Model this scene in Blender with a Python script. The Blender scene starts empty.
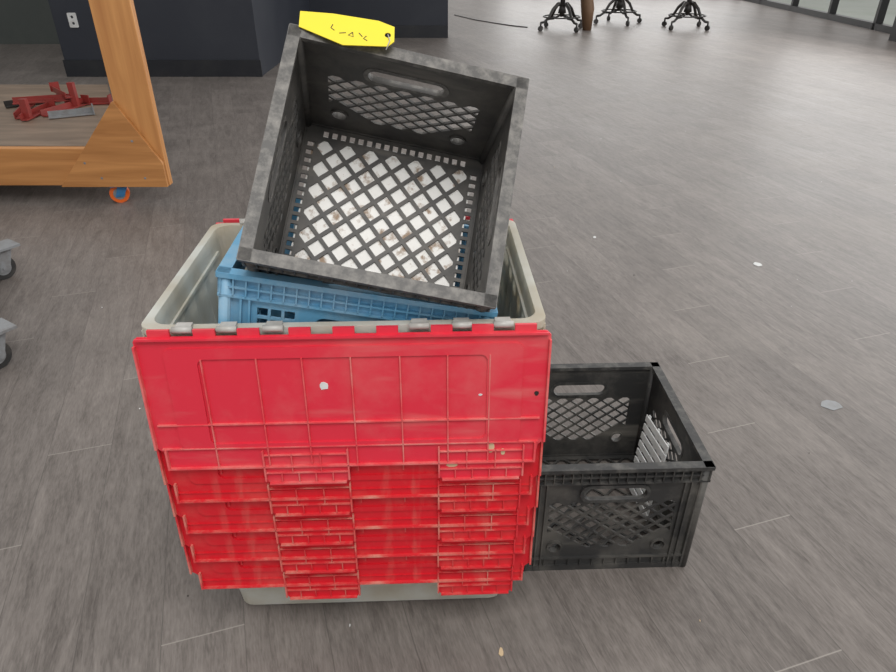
import bpy, bmesh, math, random
from mathutils import Vector, Matrix
from mathutils.geometry import tessellate_polygon
random.seed(7)
scene = bpy.context.scene
scene.view_settings.view_transform = 'Standard'

# ------------------------------------------------------------------ materials
def new_mat(name):
    m = bpy.data.materials.new(name); m.use_nodes = True
    nt = m.node_tree
    return m, nt, nt.nodes['Principled BSDF']

def dusty(name, base, dust, amount=0.4, rough=0.5, scale=6.0, lo=0.45, hi=0.75, stretch=(1,1,1), bump=0.0, spec=0.5, streak=None):
    m, nt, b = new_mat(name)
    L = nt.links.new
    tc = nt.nodes.new('ShaderNodeTexCoord')
    mp = nt.nodes.new('ShaderNodeMapping'); mp.inputs['Scale'].default_value = stretch
    L(tc.outputs['Object'], mp.inputs[0])
    n = nt.nodes.new('ShaderNodeTexNoise'); n.inputs['Scale'].default_value = scale
    n.inputs['Detail'].default_value = 8; n.inputs['Roughness'].default_value = 0.65
    L(mp.outputs[0], n.inputs['Vector'])
    mr = nt.nodes.new('ShaderNodeMapRange'); mr.inputs[1].default_value = lo; mr.inputs[2].default_value = hi
    mr.inputs[3].default_value = 0; mr.inputs[4].default_value = amount
    L(n.outputs[0], mr.inputs[0])
    fac = mr.outputs[0]
    if streak:
        mp2 = nt.nodes.new('ShaderNodeMapping'); mp2.inputs['Scale'].default_value = streak
        L(tc.outputs['Object'], mp2.inputs[0])
        n2 = nt.nodes.new('ShaderNodeTexNoise'); n2.inputs['Scale'].default_value = 3; n2.inputs['Detail'].default_value = 7
        L(mp2.outputs[0], n2.inputs['Vector'])
        m2 = nt.nodes.new('ShaderNodeMapRange'); m2.inputs[1].default_value = 0.55; m2.inputs[2].default_value = 0.75; m2.inputs[4].default_value = amount
        L(n2.outputs[0], m2.inputs[0])
        mxx = nt.nodes.new('ShaderNodeMath'); mxx.operation = 'MAXIMUM'
        L(fac, mxx.inputs[0]); L(m2.outputs[0], mxx.inputs[1]); fac = mxx.outputs[0]
    mx = nt.nodes.new('ShaderNodeMix'); mx.data_type = 'RGBA'
    mx.inputs[6].default_value = (*base, 1); mx.inputs[7].default_value = (*dust, 1)
    L(fac, mx.inputs[0])
    L(mx.outputs[2], b.inputs['Base Color'])
    b.inputs['Roughness'].default_value = rough
    b.inputs['Specular IOR Level'].default_value = spec
    if bump:
        bp = nt.nodes.new('ShaderNodeBump'); bp.inputs['Strength'].default_value = bump
        bp.inputs['Distance'].default_value = 0.002
        L(n.outputs[0], bp.inputs['Height']); L(bp.outputs[0], b.inputs['Normal'])
    return m

M_black = dusty('black_plastic', (0.026,0.026,0.026), (0.22,0.205,0.18), 0.55, 0.5, 10, 0.44, 0.80, streak=(1,9,9))
M_black2 = dusty('worn_black_plastic', (0.044,0.042,0.040), (0.20,0.18,0.155), 0.55, 0.5, 16, 0.42, 0.84, streak=(2,12,12))
M_rim2 = dusty('scuffed_rim_plastic', (0.062,0.059,0.056), (0.34,0.32,0.29), 0.60, 0.5, 60, 0.42, 0.80)
M_rim1 = dusty('rim_plastic', (0.030,0.030,0.030), (0.22,0.21,0.19), 0.55, 0.5, 40, 0.46, 0.80)
M_blue = dusty('blue_plastic', (0.11,0.31,0.49), (0.40,0.48,0.52), 0.65, 0.45, 14, 0.44, 0.80)
M_red = dusty('red_plastic', (0.66,0.024,0.050), (0.62,0.22,0.20), 0.50, 0.42, 7, 0.48, 0.88, streak=(1.5,9,9))
M_red2 = dusty('clean_red_plastic', (0.60,0.009,0.020), (0.56,0.20,0.16), 0.50, 0.4, 8, 0.48, 0.86, streak=(9,2,2))
M_rib = dusty('red_rib_plastic', (0.68,0.055,0.07), (0.64,0.33,0.28), 0.75, 0.45, 14, 0.42, 0.75)
M_rib2 = dusty('red_rib_clean_plastic', (0.61,0.025,0.035), (0.60,0.33,0.25), 0.80, 0.45, 18, 0.44, 0.70)
M_metal = dusty('hinge_metal', (0.40,0.39,0.37), (0.2,0.17,0.14), 0.6, 0.4, 30)
M_steel = dusty('caster_steel', (0.22,0.23,0.24), (0.12,0.1,0.09), 0.6, 0.4, 30)
M_rubber = dusty('black_rubber', (0.02,0.02,0.02), (0.10,0.09,0.08), 0.6, 0.6, 20)
M_dark = dusty('dark_iron', (0.02,0.018,0.017), (0.08,0.06,0.05), 0.5, 0.45, 12)
M_white = dusty('dirty_white', (0.90,0.89,0.86), (0.27,0.16,0.08), 0.9, 0.6, 30, 0.53, 0.63)
M_whiteclean = dusty('offwhite_plastic', (0.64,0.65,0.65), (0.3,0.28,0.25), 0.5, 0.5, 15)
M_navy = dusty('navy_paint', (0.020,0.024,0.035), (0.045,0.05,0.06), 0.4, 0.55, 2)
M_greywall = dusty('grey_green_paint', (0.07,0.08,0.075), (0.11,0.12,0.11), 0.5, 0.6, 2)
M_base = dusty('baseboard_dark', (0.010,0.012,0.017), (0.04,0.04,0.04), 0.4, 0.45, 4)
M_frame = dusty('window_frame_dark', (0.012,0.012,0.013), (0.03,0.03,0.03), 0.3, 0.4, 4)
M_orange = dusty('orange_wheel', (0.75,0.13,0.015), (0.3,0.12,0.05), 0.4, 0.4, 20)
M_redsteel = dusty('red_steel', (0.26,0.03,0.025), (0.12,0.04,0.03), 0.6, 0.4, 14)
M_yellow = dusty('yellow_tag_paper', (0.74,0.61,0.03), (0.68,0.50,0.05), 0.3, 0.6, 10)
M_ink = dusty('black_ink', (0.06,0.055,0.02), (0.16,0.14,0.03), 0.3, 0.6, 10)
M_blueplate = dusty('blue_caster_plate', (0.03,0.16,0.35), (0.1,0.2,0.3), 0.4, 0.4, 20)
M_brown = dusty('brown_leather', (0.13,0.07,0.035), (0.2,0.12,0.07), 0.5, 0.6, 10)
M_beige = dusty('beige_smear', (0.55,0.42,0.26), (0.5,0.3,0.2), 0.4, 0.8, 40)
M_concrete = dusty('outside_concrete', (0.32,0.34,0.31), (0.22,0.26,0.2), 0.6, 0.8, 1)

def wood_mat(name, c1, c2, rot=(0,0,0), sc=(1.2,18,18)):
    m, nt, b = new_mat(name)
    tc = nt.nodes.new('ShaderNodeTexCoord'); mp = nt.nodes.new('ShaderNodeMapping')
    mp.inputs['Scale'].default_value = sc; mp.inputs['Rotation'].default_value = rot
    nt.links.new(tc.outputs['Object'], mp.inputs[0])
    n = nt.nodes.new('ShaderNodeTexNoise'); n.inputs['Scale'].default_value = 1.6; n.inputs['Detail'].default_value = 6
    n.inputs['Distortion'].default_value = 0.6
    nt.links.new(mp.outputs[0], n.inputs['Vector'])
    cr = nt.nodes.new('ShaderNodeValToRGB')
    cr.color_ramp.elements[0].position = 0.3; cr.color_ramp.elements[0].color = (*c1,1)
    cr.color_ramp.elements[1].position = 0.7; cr.color_ramp.elements[1].color = (*c2,1)
    nt.links.new(n.outputs[0], cr.inputs[0]); nt.links.new(cr.outputs[0], b.inputs['Base Color'])
    b.inputs['Roughness'].default_value = 0.5
    return m
M_wood = wood_mat('orange_stained_wood', (0.36,0.15,0.042), (0.56,0.26,0.085))
M_woodv = wood_mat('orange_stained_wood_upright', (0.44,0.185,0.055), (0.62,0.30,0.10), sc=(18,18,1.2))
M_ply = wood_mat('dusty_plywood', (0.14,0.10,0.07), (0.24,0.175,0.125), sc=(2,9,9))

def tote_mat():
    m, nt, b = new_mat('translucent_grey_plastic')
    tc = nt.nodes.new('ShaderNodeTexCoord')
    n = nt.nodes.new('ShaderNodeTexNoise'); n.inputs['Scale'].default_value = 9; n.inputs['Detail'].default_value = 8
    nt.links.new(tc.outputs['Object'], n.inputs['Vector'])
    cr = nt.nodes.new('ShaderNodeValToRGB')
    cr.color_ramp.elements[0].position = 0.35; cr.color_ramp.elements[0].color = (0.82,0.83,0.79,1)
    cr.color_ramp.elements[1].position = 0.72; cr.color_ramp.elements[1].color = (0.62,0.55,0.42,1)
    nt.links.new(n.outputs[0], cr.inputs[0]); nt.links.new(cr.outputs[0], b.inputs['Base Color'])
    b.inputs['Roughness'].default_value = 0.4
    tr = nt.nodes.new('ShaderNodeBsdfTranslucent'); nt.links.new(cr.outputs[0], tr.inputs[0])
    mix = nt.nodes.new('ShaderNodeMixShader'); mix.inputs[0].default_value = 0.5
    out = nt.nodes['Material Output']
    nt.links.new(b.outputs[0], mix.inputs[1]); nt.links.new(tr.outputs[0], mix.inputs[2]); nt.links.new(mix.outputs[0], out.inputs[0])
    return m
M_tote = tote_mat()

def floor_mat():
    m, nt, b = new_mat('grey_vinyl_planks')
    L = nt.links.new
    def math_(op, a, c=None, clampv=False):
        n = nt.nodes.new('ShaderNodeMath'); n.operation = op; n.use_clamp = clampv
        for k,v in enumerate((a,c)):
            if v is None: continue
            if isinstance(v,(int,float)): n.inputs[k].default_value = v
            else: L(v, n.inputs[k])
        return n.outputs[0]
    tc = nt.nodes.new('ShaderNodeTexCoord')
    mp = nt.nodes.new('ShaderNodeMapping'); mp.inputs['Rotation'].default_value = (0,0,math.radians(-107.5))
    mp.inputs['Location'].default_value = (0.057,0.0226,0)
    L(tc.outputs['Object'], mp.inputs[0])
    sp = nt.nodes.new('ShaderNodeSeparateXYZ'); L(mp.outputs[0], sp.inputs[0])
    RH, BW = 0.1454, 1.22
    yr = math_('DIVIDE', sp.outputs[1], RH)
    row = math_('FLOOR', yr); fy = math_('FRACT', yr)
    xs = math_('DIVIDE', math_('ADD', sp.outputs[0], math_('MULTIPLY', row, 0.295)), BW)
    col = math_('FLOOR', xs); fx = math_('FRACT', xs)
    cb = nt.nodes.new('ShaderNodeCombineXYZ'); L(row, cb.inputs[0]); L(col, cb.inputs[1])
    wn = nt.nodes.new('ShaderNodeTexWhiteNoise'); wn.noise_dimensions = '2D'; L(cb.outputs[0], wn.inputs['Vector'])
    dy = math_('MULTIPLY', math_('MINIMUM', fy, math_('SUBTRACT', 1.0, fy)), RH)
    dx = math_('MULTIPLY', math_('MINIMUM', fx, math_('SUBTRACT', 1.0, fx)), BW)
    sy = math_('SUBTRACT', 1.0, math_('DIVIDE', dy, 0.0014), True)
    sx = math_('SUBTRACT', 1.0, math_('DIVIDE', dx, 0.0020), True)
    add = nt.nodes.new('ShaderNodeVectorMath'); add.operation = 'MULTIPLY_ADD'
    L(wn.outputs['Color'], add.inputs[0]); add.inputs[1].default_value = (7,13,5); L(mp.outputs[0], add.inputs[2])
    def noise(sx_,sy_,detail,rough,dist):
        st = nt.nodes.new('ShaderNodeMapping'); st.inputs['Scale'].default_value = (sx_,sy_,1); L(add.outputs[0], st.inputs[0])
        n1 = nt.nodes.new('ShaderNodeTexNoise'); n1.inputs['Scale'].default_value = 1.0; n1.inputs['Detail'].default_value = detail
        n1.inputs['Roughness'].default_value = rough; n1.inputs['Distortion'].default_value = dist
        L(st.outputs[0], n1.inputs['Vector']); return n1
    n1 = noise(6,34,9,0.72,0.7)
    n2 = noise(40,260,4,0.6,0.3)
    mixn = nt.nodes.new('ShaderNodeMix'); mixn.data_type='FLOAT'; mixn.inputs[0].default_value = 0.42
    L(n1.outputs[0], mixn.inputs[2]); L(n2.outputs[0], mixn.inputs[3])
    cr = nt.nodes.new('ShaderNodeValToRGB')
    e = cr.color_ramp.elements
    e[0].position = 0.34; e[0].color = (0.084,0.072,0.065,1)
    e[1].position = 0.68; e[1].color = (0.220,0.196,0.180,1)
    k = e.new(0.5); k.color = (0.150,0.132,0.121,1)
    L(mixn.outputs[0], cr.inputs[0])
    hsv = nt.nodes.new('ShaderNodeHueSaturation')
    mr = nt.nodes.new('ShaderNodeMapRange'); mr.inputs[3].default_value = 0.90; mr.inputs[4].default_value = 1.10
    L(wn.outputs['Value'], mr.inputs[0]); L(mr.outputs[0], hsv.inputs['Value']); L(cr.outputs[0], hsv.inputs['Color'])
    nd = nt.nodes.new('ShaderNodeTexNoise'); nd.inputs['Scale'].default_value = 1.7; nd.inputs['Detail'].default_value = 10; nd.inputs['Roughness'].default_value = 0.7
    L(tc.outputs['Object'], nd.inputs['Vector'])
    dr = nt.nodes.new('ShaderNodeMapRange'); dr.inputs[1].default_value = 0.5; dr.inputs[2].default_value = 0.8; dr.inputs[4].default_value = 0.6
    L(nd.outputs[0], dr.inputs[0])
    md = nt.nodes.new('ShaderNodeMix'); md.data_type='RGBA'; md.inputs[7].default_value = (0.29,0.26,0.235,1)
    L(dr.outputs[0], md.inputs[0]); L(hsv.outputs[0], md.inputs[6])
    ms = nt.nodes.new('ShaderNodeMix'); ms.data_type='RGBA'; ms.inputs[7].default_value = (0.055,0.048,0.044,1)
    L(math_('MULTIPLY', sy, 0.6), ms.inputs[0]); L(md.outputs[2], ms.inputs[6])
    me = nt.nodes.new('ShaderNodeMix'); me.data_type='RGBA'; me.inputs[7].default_value = (0.36,0.33,0.30,1)
    L(math_('MULTIPLY', sx, 0.7), me.inputs[0]); L(ms.outputs[2], me.inputs[6])
    L(me.outputs[2], b.inputs['Base Color'])
    rr = nt.nodes.new('ShaderNodeMapRange'); rr.inputs[3].default_value = 0.38; rr.inputs[4].default_value = 0.54
    L(nd.outputs[0], rr.inputs[0]); L(rr.outputs[0], b.inputs['Roughness'])
    b.inputs['Specular IOR Level'].default_value = 0.36
    bp = nt.nodes.new('ShaderNodeBump'); bp.inputs['Strength'].default_value = 0.15; bp.inputs['Distance'].default_value = 0.001
    L(mixn.outputs[0], bp.inputs['Height']); L(bp.outputs[0], b.inputs['Normal'])
    return m
M_floor = floor_mat()

# ------------------------------------------------------------------ builder
class B:
    def __init__(s): s.bm = bmesh.new(); s.mats = []
    def mi(s, mat):
        if mat not in s.mats: s.mats.append(mat)
        return s.mats.index(mat)
    def box(s, c, size, mat, M=None, rot=None):
        i = s.mi(mat)
        T = Matrix.Translation(c) @ (rot.to_4x4() if rot else Matrix()) @ Matrix.Diagonal((*size,1))
        if M: T = M @ T
        r = bmesh.ops.create_cube(s.bm, size=1, matrix=T)
        for f in {f for v in r['verts'] for f in v.link_faces}: f.material_index = i
    def panel(s, outer, holes, th, mat, M):
        i = s.mi(mat)
        rings = [outer] + holes
        tris = tessellate_polygon([[Vector((p[0],p[1],0)) for p in r] for r in rings])
        flat = [p for r in rings for p in r]
        a = [s.bm.verts.new(M @ Vector((p[0],p[1], th/2))) for p in flat]
        b = [s.bm.verts.new(M @ Vector((p[0],p[1],-th/2))) for p in flat]
        fs = []
        for t in tris:
            try:
                fs.append(s.bm.faces.new([a[k] for k in t])); fs.append(s.bm.faces.new([b[k] for k in reversed(t)]))
            except ValueError: pass
        o = 0
        for r in rings:
            n = len(r)
            for k in range(n):
                k2 = (k+1) % n
                fs.append(s.bm.faces.new([a[o+k], a[o+k2], b[o+k2], b[o+k]]))
            o += n
        for f in fs: f.material_index = i
    def cyl(s, p1, p2, r, mat, seg=16, r2=None, smooth=True):
        i = s.mi(mat)
        p1 = Vector(p1); p2 = Vector(p2); d = p2 - p1
        T = Matrix.Translation((p1+p2)/2) @ d.to_track_quat('Z','Y').to_matrix().to_4x4()
        res = bmesh.ops.create_cone(s.bm, cap_ends=True, segments=seg, radius1=r, radius2=r if r2 is None else r2, depth=d.length, matrix=T)
        for f in {f for v in res['verts'] for f in v.link_faces}:
            f.material_index = i
            if smooth and len(f.verts) == 4: f.smooth = True
    def tube(s, pts, r, mat, seg=8):
        i = s.mi(mat); rings = []
        pts = [Vector(p) for p in pts]
        for k, p in enumerate(pts):
            d = (pts[min(k+1,len(pts)-1)] - pts[max(k-1,0)]).normalized()
            q = d.to_track_quat('Z','Y').to_matrix()
            rr = r[k] if isinstance(r,(list,tuple)) else r
            rings.append([s.bm.verts.new(p + q @ Vector((rr*math.cos(2*math.pi*j/seg), rr*math.sin(2*math.pi*j/seg), 0))) for j in range(seg)])
        for A,C in zip(rings, rings[1:]):
            best = min(range(seg), key=lambda o: sum((A[j].co-C[(j+o)%seg].co).length for j in range(seg)))
            for j in range(seg):
                f = s.bm.faces.new([A[j],A[(j+1)%seg],C[(j+1+best)%seg],C[(j+best)%seg]]); f.material_index = i; f.smooth = True
        for R in (rings[0], rings[-1]):
            f = s.bm.faces.new(R); f.material_index = i
    def finish(s, name, parent=None, M=None, bevel=0):
        bmesh.ops.recalc_face_normals(s.bm, faces=s.bm.faces)
        me = bpy.data.meshes.new(name); s.bm.to_mesh(me); s.bm.free()
        for m in s.mats: me.materials.append(m)
        o = bpy.data.objects.new(name, me); scene.collection.objects.link(o)
        if parent: o.parent = parent
        if M is not None: o.matrix_local = M
        if bevel:
            bv = o.modifiers.new('bevel','BEVEL'); bv.width = bevel; bv.segments = 2; bv.limit_method = 'ANGLE'
        return o

def empty(name, M=None):
    e = bpy.data.objects.new(name, None); scene.collection.objects.link(e)
    e.empty_display_size = 0.1
    if M is not None: e.matrix_world = M
    return e

def pose(origin, x, z):
    z = Vector(z).normalized(); x = Vector(x); x = (x - z*x.dot(z)).normalized(); y = z.cross(x)
    M = Matrix((x,y,z)).transposed().to_4x4(); M.translation = Vector(origin); return M

def clip(poly, x0, x1, y0, y1):
    def cl(P, f, inter):
        out = []
        for k in range(len(P)):
            a, b = P[k-1], P[k]
            if f(b):
                if not f(a): out.append(inter(a,b))
                out.append(b)
            elif f(a): out.append(inter(a,b))
        return out
    def ix(v): return lambda a,b: (v, a[1]+(b[1]-a[1])*(v-a[0])/(b[0]-a[0]))
    def iy(v): return lambda a,b: (a[0]+(b[0]-a[0])*(v-a[1])/(b[1]-a[1]), v)
    for f, i in ((lambda p: p[0]>=x0, ix(x0)), (lambda p: p[0]<=x1, ix(x1)), (lambda p: p[1]>=y0, iy(y0)), (lambda p: p[1]<=y1, iy(y1))):
        if poly: poly = cl(poly, f, i)
    return poly
def area(P): return abs(sum(P[k-1][0]*P[k][1]-P[k][0]*P[k-1][1] for k in range(len(P))))/2
def diamonds(x0,x1,y0,y1,a,b,bar,avoid=()):
    out = []; cx = (x0+x1)/2; cy = (y0+y1)/2
    k = 1 - bar/(2*a*b/math.hypot(a,b))
    N = int((x1-x0)/a)+2; Mn = int((y1-y0)/b)+2
    for i in range(-N,N+1):
        for j in range(-Mn,Mn+1):
            if (i+j) % 2: continue
            x = cx+i*a; y = cy+j*b
            P = clip([(x+a*k,y),(x,y+b*k),(x-a*k,y),(x,y-b*k)], x0,x1,y0,y1)
            if not P or len(P) < 3 or area(P) < 0.10*2*a*b: continue
            if any(math.hypot(px-ax,py-ay) < ar for ax,ay,ar in avoid for px,py in P+[(x,y)]): continue
            Q = [P[t] for t in range(len(P)) if math.hypot(P[t][0]-P[t-1][0],P[t][1]-P[t-1][1]) > 1e-4]
            if len(Q) >= 3: out.append(Q)
    return out
def circle(x,y,r,n=20): return [(x+r*math.cos(2*math.pi*k/n), y+r*math.sin(2*math.pi*k/n)) for k in range(n)]
def slot(x,y,w,h,r=None,n=6):
    r = r or h/2*0.98; P = []
    for cx,cy,a0 in ((x+w/2-r,y+h/2-r,0),(x-w/2+r,y+h/2-r,90),(x-w/2+r,y-h/2+r,180),(x+w/2-r,y-h/2+r,270)):
        for k in range(n+1):
            a = math.radians(a0+90*k/n); P.append((cx+r*math.cos(a), cy+r*math.sin(a)))
    return P
def rect(x0,x1,y0,y1): return [(x0,y0),(x1,y0),(x1,y1),(x0,y1)]

# ------------------------------------------------------------------ crates
def crate(name, M, w=0.345, d=0.345, h=0.27, mat=M_black, rim=M_rim1, style='diamond', openfloor=False):
    b = B(); th = 0.004
    for k in range(4):
        L = w if k % 2 == 0 else d; off = (d if k % 2 == 0 else w)/2 - 0.009
        R = Matrix.Rotation(math.radians(90*k), 4, 'Z')
        W = R @ Matrix(((1,0,0,0),(0,0,-1,-off),(0,1,0,0),(0,0,0,1)))
        hs = L/2 - 0.006
        lw = L/2 - 0.052
        holes = []
        if style == 'diamond':
            av = ((-0.103,0.070,0.020),(0.103,0.070,0.020))
            holes += diamonds(-lw, lw, 0.060, h-0.088, 0.0180, 0.0135, 0.0042, av)
            holes += [circle(-0.103,0.066,0.012), circle(0.103,0.066,0.012)]
            holes.append(slot(0, h-0.064, 0.118, 0.028))
        else:
            n = int(2*lw/0.019)
            for i in range(n):
                x = -lw + (i+0.5)*2*lw/n
                for j in range(11):
                    y = 0.040 + j*0.0175
                    if y > 0.155 and abs(x) < 0.085: continue
                    holes.append(rect(x-0.0074,x+0.0074,y,y+0.0135))
            holes.append(slot(0, h-0.070, 0.12, 0.030))
        b.panel(rect(-hs,hs,0.0,h-0.001), holes, th, mat, W)
        if style == 'diamond':
            b.panel(slot(0,h-0.064,0.132,0.042), [slot(0,h-0.064,0.1185,0.0285)], 0.010, rim, W @ Matrix.Translation((0,0,0.002)))
            for sx in (-1,1):
                b.panel(circle(sx*0.103,0.066,0.0155), [circle(sx*0.103,0.066,0.0121)], 0.012, mat, W @ Matrix.Translation((0,0,0.001)))
        b.box((0,h-0.004,0.002),(L+0.002,0.008,0.018),rim,W)
        b.box((0,h-0.036,0.004),(L-0.002,0.0035,0.010),rim,W)
        b.box((0,h-0.022,0.004),(L-0.002,0.003,0.008),rim,W)
        b.box((0,0.034,0.003),(L-0.02,0.004,0.008),mat,W)
        b.box((0,0.007,0.001),(L-0.018,0.014,0.010),mat,W)
        n = int(L/0.017)
        for i in range(n+1):
            x = -L/2+0.004+(L-0.008)*i/n
            b.box((x,h-0.020,0.0055),(0.0022,0.034,0.007),mat,W)
        n = 10
        for i in range(n+1):
            x = -lw+2*lw*i/n
            b.box((x,0.023,0.004),(0.0025,0.022,0.006),mat,W)
        for sx in (-1,1):
            for q,wd in ((L/2-0.012,0.012),(L/2-0.032,0.003),(L/2-0.044,0.003)):
                b.box((sx*q,(h-0.036)/2,0.0035),(wd,h-0.040,0.009),mat,W)
    for sx in (-1,1):
        for sy in (-1,1):
            b.cyl((sx*(w/2-0.010),sy*(d/2-0.010),0.002),(sx*(w/2-0.010),sy*(d/2-0.010),h-0.001),0.010,mat,14)
    F = Matrix.Translation((0,0,0.008))
    mx, my = w/2-0.012, d/2-0.012
    if style == 'diamond':
        if openfloor: holes = diamonds(-mx+0.012, mx-0.012, -my+0.012, my-0.012, 0.026, 0.026, 0.0045)
        else:
            holes = diamonds(-mx+0.025, mx-0.025, -my+0.025, my-0.025, 0.0205, 0.0205, 0.0066)
            n = 17
            for i in range(n):
                x = -mx+0.028 + (2*mx-0.056)*(i+0.5)/n
                for s in (-1,1):
                    holes.append(rect(x-0.0045,x+0.0045,s*(my-0.013)-0.006,s*(my-0.013)+0.006))
                    holes.append(rect(s*(mx-0.013)-0.006,s*(mx-0.013)+0.006,x-0.0045,x+0.0045))
    else:
        holes = [rect(x-0.008,x+0.008,y-0.008,y+0.008) for x in [(-6.5+i)*0.023 for i in range(14)] for y in [(-5.5+i)*0.023 for i in range(12)]]
    b.panel(rect(-mx,mx,-my,my), holes, 0.0035, mat, F)
    return b.finish(name, M=M)

yaw2 = Matrix.Rotation(math.radians(2), 4, 'Z')
crate('milk_crate', Matrix.Translation((0.306,1.087,0.0)) @ yaw2, h=0.27, openfloor=True)
n = Vector((0.15,-0.745,0.646)).normalized()
C = Vector((-0.078,0.914,0.828))
Mup = pose(C - n*0.27, (0.975,0.019,-0.221), n)
crate('milk_crate', Mup, mat=M_black2, rim=M_rim2)
# blue crate
Mb = yaw2.to_3x3() @ Vector((0.983,0,-0.182)); zb = yaw2.to_3x3() @ Vector((0.182,0,0.983))
top = Vector((-0.128,1.000,0.671))
crate('milk_crate', pose(top - zb*0.28, Mb, zb), w=0.39, d=0.335, h=0.28, mat=M_blue, rim=M_blue, style='square')
b = B()
b.panel(slot(0,0,0.290,0.290,0.02), [], 0.004, M_white, Matrix())
b.finish('white_board', M=Mup @ Matrix.Translation((0,0,0.0035)))
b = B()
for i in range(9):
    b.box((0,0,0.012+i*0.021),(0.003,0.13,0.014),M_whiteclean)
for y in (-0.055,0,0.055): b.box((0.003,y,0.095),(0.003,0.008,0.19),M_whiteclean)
b.finish('lattice_light_slats', M=Matrix.Translation((0.412,1.070,0.028)) @ yaw2 @ Matrix.Rotation(math.radians(8),4,'Y') @ Matrix.Rotation(math.radians(-8),4,'X'))  # white slats stand in for light showing through the crate's right lattice

# ------------------------------------------------------------------ totes
def rrect(w,d,r,z,n=5):
    P = []
    for cx,cy,a0 in ((w/2-r,d/2-r,0),(-w/2+r,d/2-r,90),(-w/2+r,-d/2+r,180),(w/2-r,-d/2+r,270)):
        for k in range(n+1):
            a = math.radians(a0+90*k/n); P.append((cx+r*math.cos(a), cy+r*math.sin(a), z))
    return P
TH = 0.361
def tote_body(parent, inner_ribs):
    b = B(); i = b.mi(M_tote)
    def W(z): t = z/TH; return 0.500+0.048*t, 0.330+0.045*t
    rr = 0.026
    prof = []
    w0,d0 = W(0)
    prof.append(rrect(w0-0.010,d0-0.010,0.022,0.0)); prof.append(rrect(w0,d0,rr,0.005))
    for z in (0.05,0.12,0.2,0.28,0.33): prof.append(rrect(*W(z),rr,z))
    w1,d1 = W(TH)
    prof.append(rrect(w1,d1,rr,0.349))
    prof.append(rrect(0.568,0.395,0.020,0.349)); prof.append(rrect(0.568,0.395,0.020,TH))
    prof.append(rrect(w1-0.005,d1-0.005,rr-0.002,TH))
    for z in (0.33,0.28,0.2,0.12,0.05,0.008):
        w,d = W(z); prof.append(rrect(w-0.005,d-0.005,rr-0.002,z))
    rings = [[b.bm.verts.new(p) for p in r] for r in prof]
    for A,Cc in zip(rings,rings[1:]):
        for k in range(len(A)):
            k2=(k+1)%len(A); f=b.bm.faces.new([A[k],A[k2],Cc[k2],Cc[k]]); f.smooth = False
    b.bm.faces.new(rings[0]); b.bm.faces.new(rings[-1])
    for k in range(4):
        L,off = ((0.54,0.1975),(0.375,0.284))[k%2]
        R = Matrix.Rotation(math.radians(90*k),4,'Z')
        b.box((0,-off+0.002,0.338),(L,0.003,0.030),M_tote,R)
        nn = 12 if k%2==0 else 8
        for q in range(nn+1):
            x = -L/2+0.03+(L-0.06)*q/nn
            b.box((x,-off+0.007,0.338),(0.0025,0.010,0.028),M_tote,R)
        if inner_ribs:
            for q in range(5 if k%2 else 6):
                m = 4 if k%2 else 5
                x = -L/2+0.07+(L-0.14)*q/m
                tl = math.atan(((0.045 if k%2==0 else 0.048)/2)/TH)
                b.box((x,-(off-0.0155)+0.005,0.215),(0.022,0.004,0.20),M_tote,R, Matrix.Rotation(tl,3,'X'))
            b.box((0,-(off-0.0155)+0.002,0.325),(L-0.09,0.004,0.006),M_tote,R)
    return b.finish('body', parent)

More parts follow.
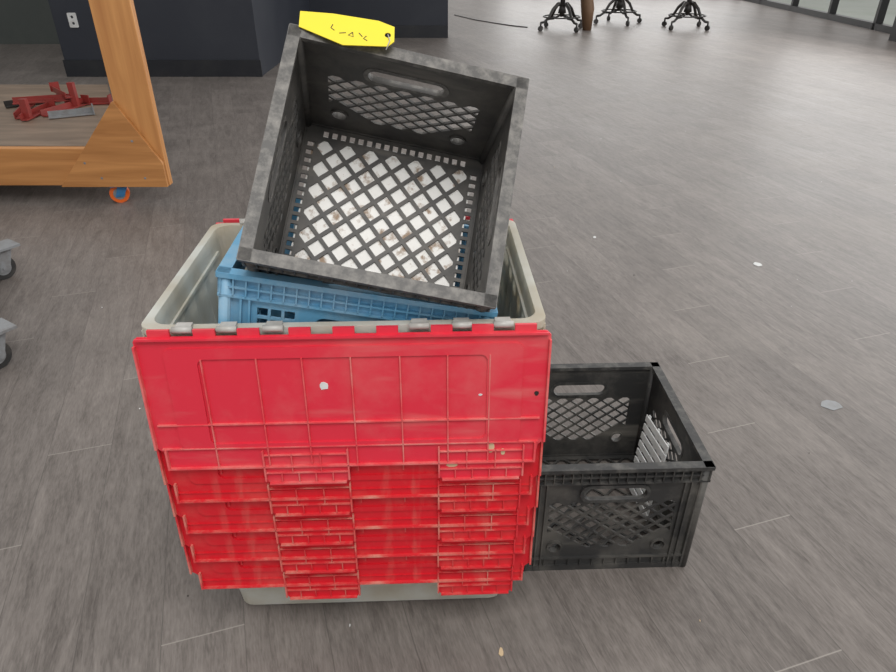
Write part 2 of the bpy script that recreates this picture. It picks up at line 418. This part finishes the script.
def lid(parent, nm, mat, ribm, side, topmost):
    b = B()
    T = ([(-0.134,-0.006),(0.128,0.258)] if side>0 else [(-0.258,-0.128),(0.006,0.134)])
    Lm = 0.217; Lt = 0.248; hw = 0.288; Ls = 0.180
    P = [(hw,-0.006),(hw,-Ls),(hw-0.010,-Ls-0.008),(hw-0.013,-Lm)]
    for (x0,x1) in reversed(T):
        P += [(x1,-Lm),(x1,-Lt+0.008),(x1-0.006,-Lt),(x0+0.006,-Lt),(x0,-Lt+0.008),(x0,-Lm)]
    P += [(-hw+0.013,-Lm),(-hw+0.010,-Ls-0.008),(-hw,-Ls),(-hw,-0.006),(-hw+0.006,0.0),(hw-0.006,0.0)]
    Q = []
    for p in P:
        if not Q or (abs(Q[-1][0]-p[0])+abs(Q[-1][1]-p[1])) > 1e-4: Q.append(p)
    b.panel(Q, [], 0.0028, mat, Matrix())
    def rib(x0,x1,y0,y1,hh=0.003,m=None):
        b.box(((x0+x1)/2,(y0+y1)/2,0.0014+hh/2-0.0002),(abs(x1-x0),abs(y1-y0),hh),m or ribm)
    for s in (-1,1):
        rib(s*hw,s*(hw-0.003),-0.012,-Ls,0.007)
        rib(s*(hw-0.013),s*(hw-0.016),-Ls-0.002,-Lm,0.006)
    rib(-hw+0.004,hw-0.004,-0.001,-0.004,0.006,mat)
    b.panel(slot(0,-0.100,0.50,0.166,0.012), [slot(-0.003,-0.104,0.405,0.140,0.010)], 0.0030, mat, Matrix.Translation((0,0,0.0026)))
    for x in (-0.2,-0.124,-0.061,0.007,0.076,0.143,0.203):
        rib(x-0.0009,x+0.0009,-0.034,-Lm if topmost else -0.165,0.0040)
    rib(-hw+0.010,hw-0.010,-0.139,-0.141,0.0040)
    if topmost: rib(-hw+0.010,hw-0.010,-0.180,-0.182,0.0040)
    else: rib(-hw+0.016,hw-0.016,-0.200,-0.2015,0.0022,mat)
    rib(-hw+0.013,hw-0.013,-Lm+0.0025,-Lm+0.0002,0.0055)
    for x0,x1 in T:
        rib(x0,x0+0.0025,-Lm+0.03,-Lt+0.006,0.0055); rib(x1,x1-0.0025,-Lm+0.03,-Lt+0.006,0.0055)
        rib(x0+0.006,x1-0.006,-Lt+0.0025,-Lt+0.0002,0.0055)
        rib(x0,x1,-Lm-0.010,-Lm-0.0115,0.004)
        for q in range(1,5):
            x = x0+(x1-x0)*q/5; rib(x-0.0008,x+0.0008,-Lm-0.011,-Lt,0.004)
        for q in range(1,3):
            x = x0+(x1-x0)*q/3; rib(x-0.0008,x+0.0008,-Lm+0.022,-Lm-0.010,0.004)
        rib(x0,x1,-Lm+0.022,-Lm+0.0205,0.004)
    ks = (-0.252,-0.19,-0.13,-0.06,0.0,0.06,0.135,0.192,0.252)
    for x in ks:
        b.box((x,0.004,-0.001),(0.030,0.012,0.005),mat)
    return b.finish(nm, parent)

ctr = Vector((-0.151,1.002,0))
tilt = math.radians(6)
for i in range(5):
    base = 0.633-TH - 0.068*i
    E = empty('attached_lid_tote', Matrix.Translation(ctr+Vector((0.0012*(i%2),0,base))) @ yaw2)
    tote_body(E, i==0)
    for s in (1,-1):
        o = lid(E, 'lid_near' if s>0 else 'lid_far', M_red if i==0 else M_red2, M_rib if i==0 else M_rib2, s, i==0)
        Rz = Matrix() if s>0 else Matrix.Rotation(math.pi,4,'Z')
        H = Matrix(((1,0,0,0),(0,0,-1,0),(0,1,0,0),(0,0,0,1)))
        tl = tilt - math.radians(0.25*i)
        o.matrix_local = Rz @ Matrix.Translation((random.uniform(-0.004,0.004) if i else 0,-0.209,TH-0.006)) @ Matrix.Rotation(-tl,4,'X') @ H
        b = B()
        for x in (-0.221,-0.160,-0.097,0.104,0.163,0.221):
            b.cyl((x-0.014,-0.203,TH+0.001),(x+0.014,-0.203,TH+0.001),0.0048,M_metal,12)
            b.box((x,-0.195,TH+0.0025),(0.022,0.016,0.003),M_metal)
        b.finish('hinge_near' if s>0 else 'hinge_far', E, Rz)
    if i == 0:
        b = B()
        def smear(x,y,sx,sy,mat,nm=9):
            P = [(x+sx*random.uniform(.6,1)*math.cos(2*math.pi*k/nm), y+sy*random.uniform(.6,1)*math.sin(2*math.pi*k/nm)) for k in range(nm)]
            b.panel(P, [], 0.0008, mat, Matrix.Translation((0,0,0.0018)))
        smear(-0.034,-0.080,0.009,0.008,M_whiteclean)
        smear(0.208,-0.192,0.006,0.014,M_beige); smear(0.226,-0.20,0.004,0.008,M_beige)
        smear(0.15,-0.222,0.012,0.004,M_beige); smear(0.19,-0.10,0.004,0.002,M_whiteclean)
        smear(0.272,-0.10,0.004,0.005,M_dark); smear(-0.225,-0.05,0.010,0.002,M_beige)
        o = b.finish('paint_chips', E)
        o.matrix_local = Matrix.Translation((0,-0.209,TH-0.006)) @ Matrix.Rotation(-tilt,4,'X') @ H

# ------------------------------------------------------------------ yellow tag
e1 = Mup.to_3x3() @ Vector((1,0,0))
b = B()
P = [(-0.066,0.022),(-0.02,0.024),(0.045,0.020),(0.068,0.012),(0.070,-0.014),(0.062,-0.024),(0.0,-0.030),(-0.064,-0.006)]
b.panel(P, [circle(0.060,-0.004,0.0045,12)], 0.0012, M_yellow, Matrix())
def stroke(pts):
    b.tube([(x*0.9,y*1.0,0.0004) for x,y in pts], 0.0009, M_ink, 6)
stroke([(-0.020,0.004),(-0.022,-0.002),(-0.016,-0.006)])
stroke([(-0.008,-0.010),(0.002,-0.008)])
stroke([(0.012,-0.006),(0.006,-0.012),(0.014,-0.014),(0.012,-0.006)])
stroke([(0.022,-0.006),(0.028,-0.012)])
stroke([(0.034,-0.010),(0.030,-0.015),(0.036,-0.018)])
b.tube([(0.060,-0.004,0.002),(0.064,-0.016,0.004),(0.060,-0.030,0.0)],0.0008,M_metal,6)
tagz = Vector((0.08,-0.62,0.78))
tag_o = Mup @ Vector((-0.097,0.181,0.277))
b.finish('yellow_tag', M=pose(tag_o, e1*1.0+Vector((0,0,0.10)), tagz))

# ------------------------------------------------------------------ wooden cart
cart = empty('wooden_cart', Matrix.Translation((-1.8,3.05,0)))
def cbox(nm, x0,x1,y0,y1,z0,z1,mat,bev=0.004):
    b = B(); c = ((x0+x1)/2,(y0+y1)/2,(z0+z1)/2)
    b.box((0,0,0),(x1-x0,y1-y0,z1-z0),mat)
    o = b.finish(nm, cart, Matrix.Translation(Vector(c)-Vector((-1.8,3.05,0))), bevel=bev); return o
cbox('beam_near',-3.3,-1.50,3.05,3.09,0.088,0.262,M_wood)
cbox('post_1',-1.47,-1.30,3.05,3.09,0.088,1.55,M_woodv)
cbox('post_2',-3.3,-3.13,3.05,3.09,0.264,1.55,M_woodv)
cbox('rail_top',-3.3,-1.30,3.095,3.135,1.40,1.55,M_wood)
cbox('beam_far',-3.3,-2.35,4.5,4.54,0.095,0.245,M_wood)
b = B()
b.panel([(-1.80,0.088),(-1.305,0.088),(-1.305,0.20),(-1.46,0.47),(-1.47,0.47)],[],0.018,M_wood,Matrix(((1,0,0,1.8),(0,0,-1,-0.011),(0,1,0,0),(0,0,0,1))))
for x,z in ((-1.40,0.13),(-1.42,0.30),(-1.60,0.13),(-1.66,0.20)):
    b.cyl((x+1.8,-0.021,z),(x+1.8,-0.018,z),0.006,M_steel,10)
b.finish('gusset', cart, bevel=0.002)
b = B()
b.panel([(-3.3,3.095),(-1.5,3.095),(-2.2,4.55),(-3.3,4.55)],[],0.018,M_ply,Matrix.Translation((1.8,-3.05,0.254)))
b.finish('deck', cart, bevel=0.002)
def caster(b, x,y, h, r, wheelmat, forkmat, ang=0, plate=None):
    R = Matrix.Translation((x,y,0)) @ Matrix.Rotation(ang,4,'Z')
    def p(*a): return R @ Vector(a)
    b.cyl(p(0,-0.016,r),p(0,0.016,r),r,wheelmat,28)
    b.cyl(p(0,-0.018,r),p(0,0.018,r),r*0.62,M_steel,20)
    b.cyl(p(0,-0.030,r),p(0,0.030,r),0.007,forkmat,10)
    for s in (-1,1):
        b.panel([(-0.018,r-0.012),(0.018,r-0.012),(0.045,h-0.012),(0.000,h-0.012)],[],0.004,forkmat,R @ Matrix(((1,0,0,0),(0,0,1,s*0.024),(0,1,0,0),(0,0,0,1))))
    b.cyl(p(0.022,0,h-0.018),p(0.022,0,h-0.006),0.030,forkmat,20)
    b.box((0.022,0,h-0.004),(0.10,0.085,0.008),plate or forkmat,R)
b = B()
for x,y in ((0.24,0.03),(-1.4,0.05),(-0.75,1.45),(-1.4,1.45)):
    caster(b,x,y,0.092,0.043,M_orange,M_steel if x>1 else M_blueplate,0.3,M_blueplate)
b.finish('casters', cart)
b = B()
for (x,y,z,a,l,m) in ((-2.30,3.75,0.268,1.9,0.34,M_redsteel),(-2.20,3.70,0.268,1.6,0.30,M_redsteel),(-2.10,3.80,0.268,1.3,0.32,M_redsteel),
                      (-2.24,3.85,0.300,0.35,0.30,M_redsteel),(-2.05,3.95,0.268,0.1,0.26,M_redsteel),(-2.36,3.95,0.268,0.7,0.28,M_dark),
                      (-2.00,3.66,0.268,0.5,0.22,M_steel),(-2.18,3.95,0.320,2.3,0.26,M_redsteel)):
    c = Vector((x,y,z)); R = Matrix.Rotation(a,3,'Z')
    b.box(c,(l,0.035,0.006),m,rot=R); b.box(c+R@Vector((0,0.016,0.014)),(l,0.005,0.03),m,rot=R)
    b.box(c+R@Vector((l/2-0.003,0,0.022)),(0.006,0.05,0.05),m,rot=R)
b.box((-2.20,3.60,0.315),(0.035,0.03,0.10),M_redsteel); b.box((-2.08,3.88,0.33),(0.03,0.03,0.13),M_redsteel)
b.finish('steel_brackets', cart, Matrix.Translation((1.8,-3.05,0.002)))

# ------------------------------------------------------------------ platform dolly on the left
dolly = empty('platform_dolly', Matrix.Translation((-1.68,1.85,0)) @ Matrix.Rotation(math.radians(28),4,'Z'))
b = B(); b.box((-0.05,0,0.135),(0.46,0.84,0.025),M_dark)
for y in (-0.4,0.4): b.box((-0.05,y,0.155),(0.46,0.03,0.02),M_steel)
b.finish('platform', dolly, bevel=0.004)
b = B()
for x in (-0.2,0.215):
    for y in (-0.34,0.34): caster(b,x,y,0.122,0.045,M_rubber,M_steel,0.5)
b.finish('casters', dolly)

# ------------------------------------------------------------------ distant tables
def table(x,y,rz,br=False):
    E = empty('pedestal_table', Matrix.Translation((x,y,0)) @ Matrix.Rotation(rz,4,'Z'))
    b = B()
    b.cyl((0,0,0.16),(0,0,0.73),0.032,M_dark,16); b.cyl((0,0,0.20),(0,0,0.30),0.055,M_dark,16,0.035)
    for k in range(4):
        a = math.pi/2*k; c,s = math.cos(a),math.sin(a)
        pts = [(r*c,r*s,z) for r,z in ((0.02,0.30),(0.08,0.31),(0.15,0.25),(0.21,0.15),(0.28,0.105),(0.33,0.10))]
        b.tube(pts,[0.022,0.022,0.020,0.018,0.016,0.014],M_dark,8)
        b.tube([(0.04*c,0.04*s,0.17),(0.13*c,0.13*s,0.14),(0.22*c,0.22*s,0.14)],0.011,M_dark,8)
        b.cyl((0.33*c,0.33*s,0.05),(0.33*c,0.33*s,0.105),0.012,M_dark,8)
        b.cyl((0.33*c-0.015*s,0.33*s+0.015*c,0.032),(0.33*c+0.015*s,0.33*s-0.015*c,0.032),0.032,M_dark,16)
    b.tube([(0.24*math.cos(t*math.pi/12),0.24*math.sin(t*math.pi/12),0.16) for t in range(25)],0.009,M_dark,6)
    b.finish('base', E)
    b = B(); b.cyl((0,0,0.73),(0,0,0.765),0.36,M_brown,40); b.finish('top', E)
    if br:
        b = B(); b.tube([(0.28,-0.20,0.0),(0.26,-0.20,0.25),(0.23,-0.18,0.45),(0.24,-0.17,0.729)],[0.06,0.085,0.08,0.05],M_brown,10); b.finish('wrapped_leg', E)
table(1.50,9.75,0.5,True); table(2.42,10.5,0.2); table(3.20,9.9,0.7)
b = B()
b.tube([(0.1,11.6,0.006),(0.40,10.9,0.006),(0.65,10.5,0.006),(0.90,10.15,0.006),(1.08,9.98,0.006)],0.007,M_dark,6)
b.finish('power_cable')

# ------------------------------------------------------------------ debris
b = B()
def chip(x,y,sx,sy,mat,z=0.0008):
    nn=7
    P=[(x+sx*random.uniform(.5,1)*math.cos(2*math.pi*k/nn), y+sy*random.uniform(.5,1)*math.sin(2*math.pi*k/nn)) for k in range(nn)]
    b.panel(P,[],0.0015,mat,Matrix.Translation((0,0,z)))
chip(0.62,2.64,0.010,0.016,M_whiteclean); chip(1.20,2.37,0.022,0.020,M_whiteclean)
chip(0.095,0.735,0.006,0.010,M_beige); chip(1.045,1.47,0.038,0.030,M_steel,0.0003)
for k in range(60):
    chip(random.uniform(-1.2,2.5),random.uniform(0.6,4.5),random.uniform(.001,.004),random.uniform(.001,.004),random.choice((M_beige,M_whiteclean,M_dark)))
b.finish('floor_debris')

# ------------------------------------------------------------------ room
def rbox(nm, x0,x1,y0,y1,z0,z1,mat):
    b = B(); b.box((0,0,0),(x1-x0,y1-y0,z1-z0),mat)
    return b.finish(nm, M=Matrix.Translation(((x0+x1)/2,(y0+y1)/2,(z0+z1)/2)))
b = B(); b.box((-1.4,6,-0.05),(15,22,0.1),M_floor); b.finish('floor')
rbox('wall_partition',-3.40,-1.67,6.35,9.05,0,3,M_navy)
rbox('baseboard_partition',-3.41,-1.66,6.335,6.35,0,0.14,M_base)
rbox('wall_far',-1.67,0.0,8.95,9.10,0,3,M_navy)
rbox('baseboard_far',-1.66,0.0,8.935,8.95,0,0.14,M_base)
rbox('wall_left',-8.9,-3.40,8.4,8.55,0,3,M_greywall)
rbox('wall_side',-8.95,-8.8,-4,8.4,0,3,M_greywall)
b = B(); b.panel(slot(0,0,0.075,0.115,0.008),[circle(0,0.025,0.012,10),circle(0,-0.025,0.012,10)],0.008,M_whiteclean,Matrix(((1,0,0,0),(0,0,-1,0),(0,1,0,0),(0,0,0,1))))
b.finish('wall_outlet', M=Matrix.Translation((-3.23,6.345,0.46)))
def window_wall(nm, L, M):
    b = B()
    b.box((L/2,0,0.04),(L,0.10,0.08),M_frame); b.box((L/2,0,2.95),(L,0.10,0.10),M_frame)
    k = 0.0
    while k <= L+0.01:
        b.box((k,0,1.5),(0.06,0.10,3.0),M_frame); k += 1.25
    return b.finish(nm, M=M)
window_wall('window_1', 15.0, Matrix.Translation((5.70,1.0,0)) @ Matrix.Rotation(math.radians(90),4,'Z'))
window_wall('window_2', 6.25, Matrix.Translation((-0.6,16.0,0)))
rbox('wall_column',5.30,5.70,8.55,8.75,0,3,M_frame)
b = B(); b.box((0,0,-0.05),(60,60,0.1),M_concrete); b.finish('ground', M=Matrix.Translation((5,20,-0.16)))

# ------------------------------------------------------------------ light
w = bpy.data.worlds.new('World'); scene.world = w; w.use_nodes = True
bg = w.node_tree.nodes['Background']; bg.inputs[0].default_value = (1.0,0.99,0.975,1); bg.inputs[1].default_value = 0.88
def area_light(nm, loc, target, sx, sy, power, col=(1,1,1)):
    l = bpy.data.lights.new(nm,'AREA'); l.shape='RECTANGLE'; l.size=sx; l.size_y=sy; l.energy=power; l.color=col
    o = bpy.data.objects.new(nm,l); scene.collection.objects.link(o)
    o.location = loc; o.rotation_euler = (Vector(target)-Vector(loc)).to_track_quat('-Z','Y').to_euler()
area_light('window_light_right',(5.6,5.0,1.8),(0,3,0.3),9,2.6,220,(1.0,0.99,0.98))
area_light('window_light_back',(3.6,15.5,1.8),(1.5,4,0.2),5,2.6,120,(1.0,0.99,0.98))
area_light('overhead_fill_light',(0.3,-0.5,3.0),(-0.1,1.0,0.4),1.2,1.2,52,(1.0,0.98,0.95))  # added fill from front-above to brighten the crates, not a real ceiling lamp

cam = bpy.data.cameras.new('camera'); cam.sensor_width = 36; cam.lens = 670/896*36
co = bpy.data.objects.new('camera', cam); scene.collection.objects.link(co)
co.location = (0,0,1.1); co.rotation_euler = (math.radians(59),0,0)
scene.camera = co
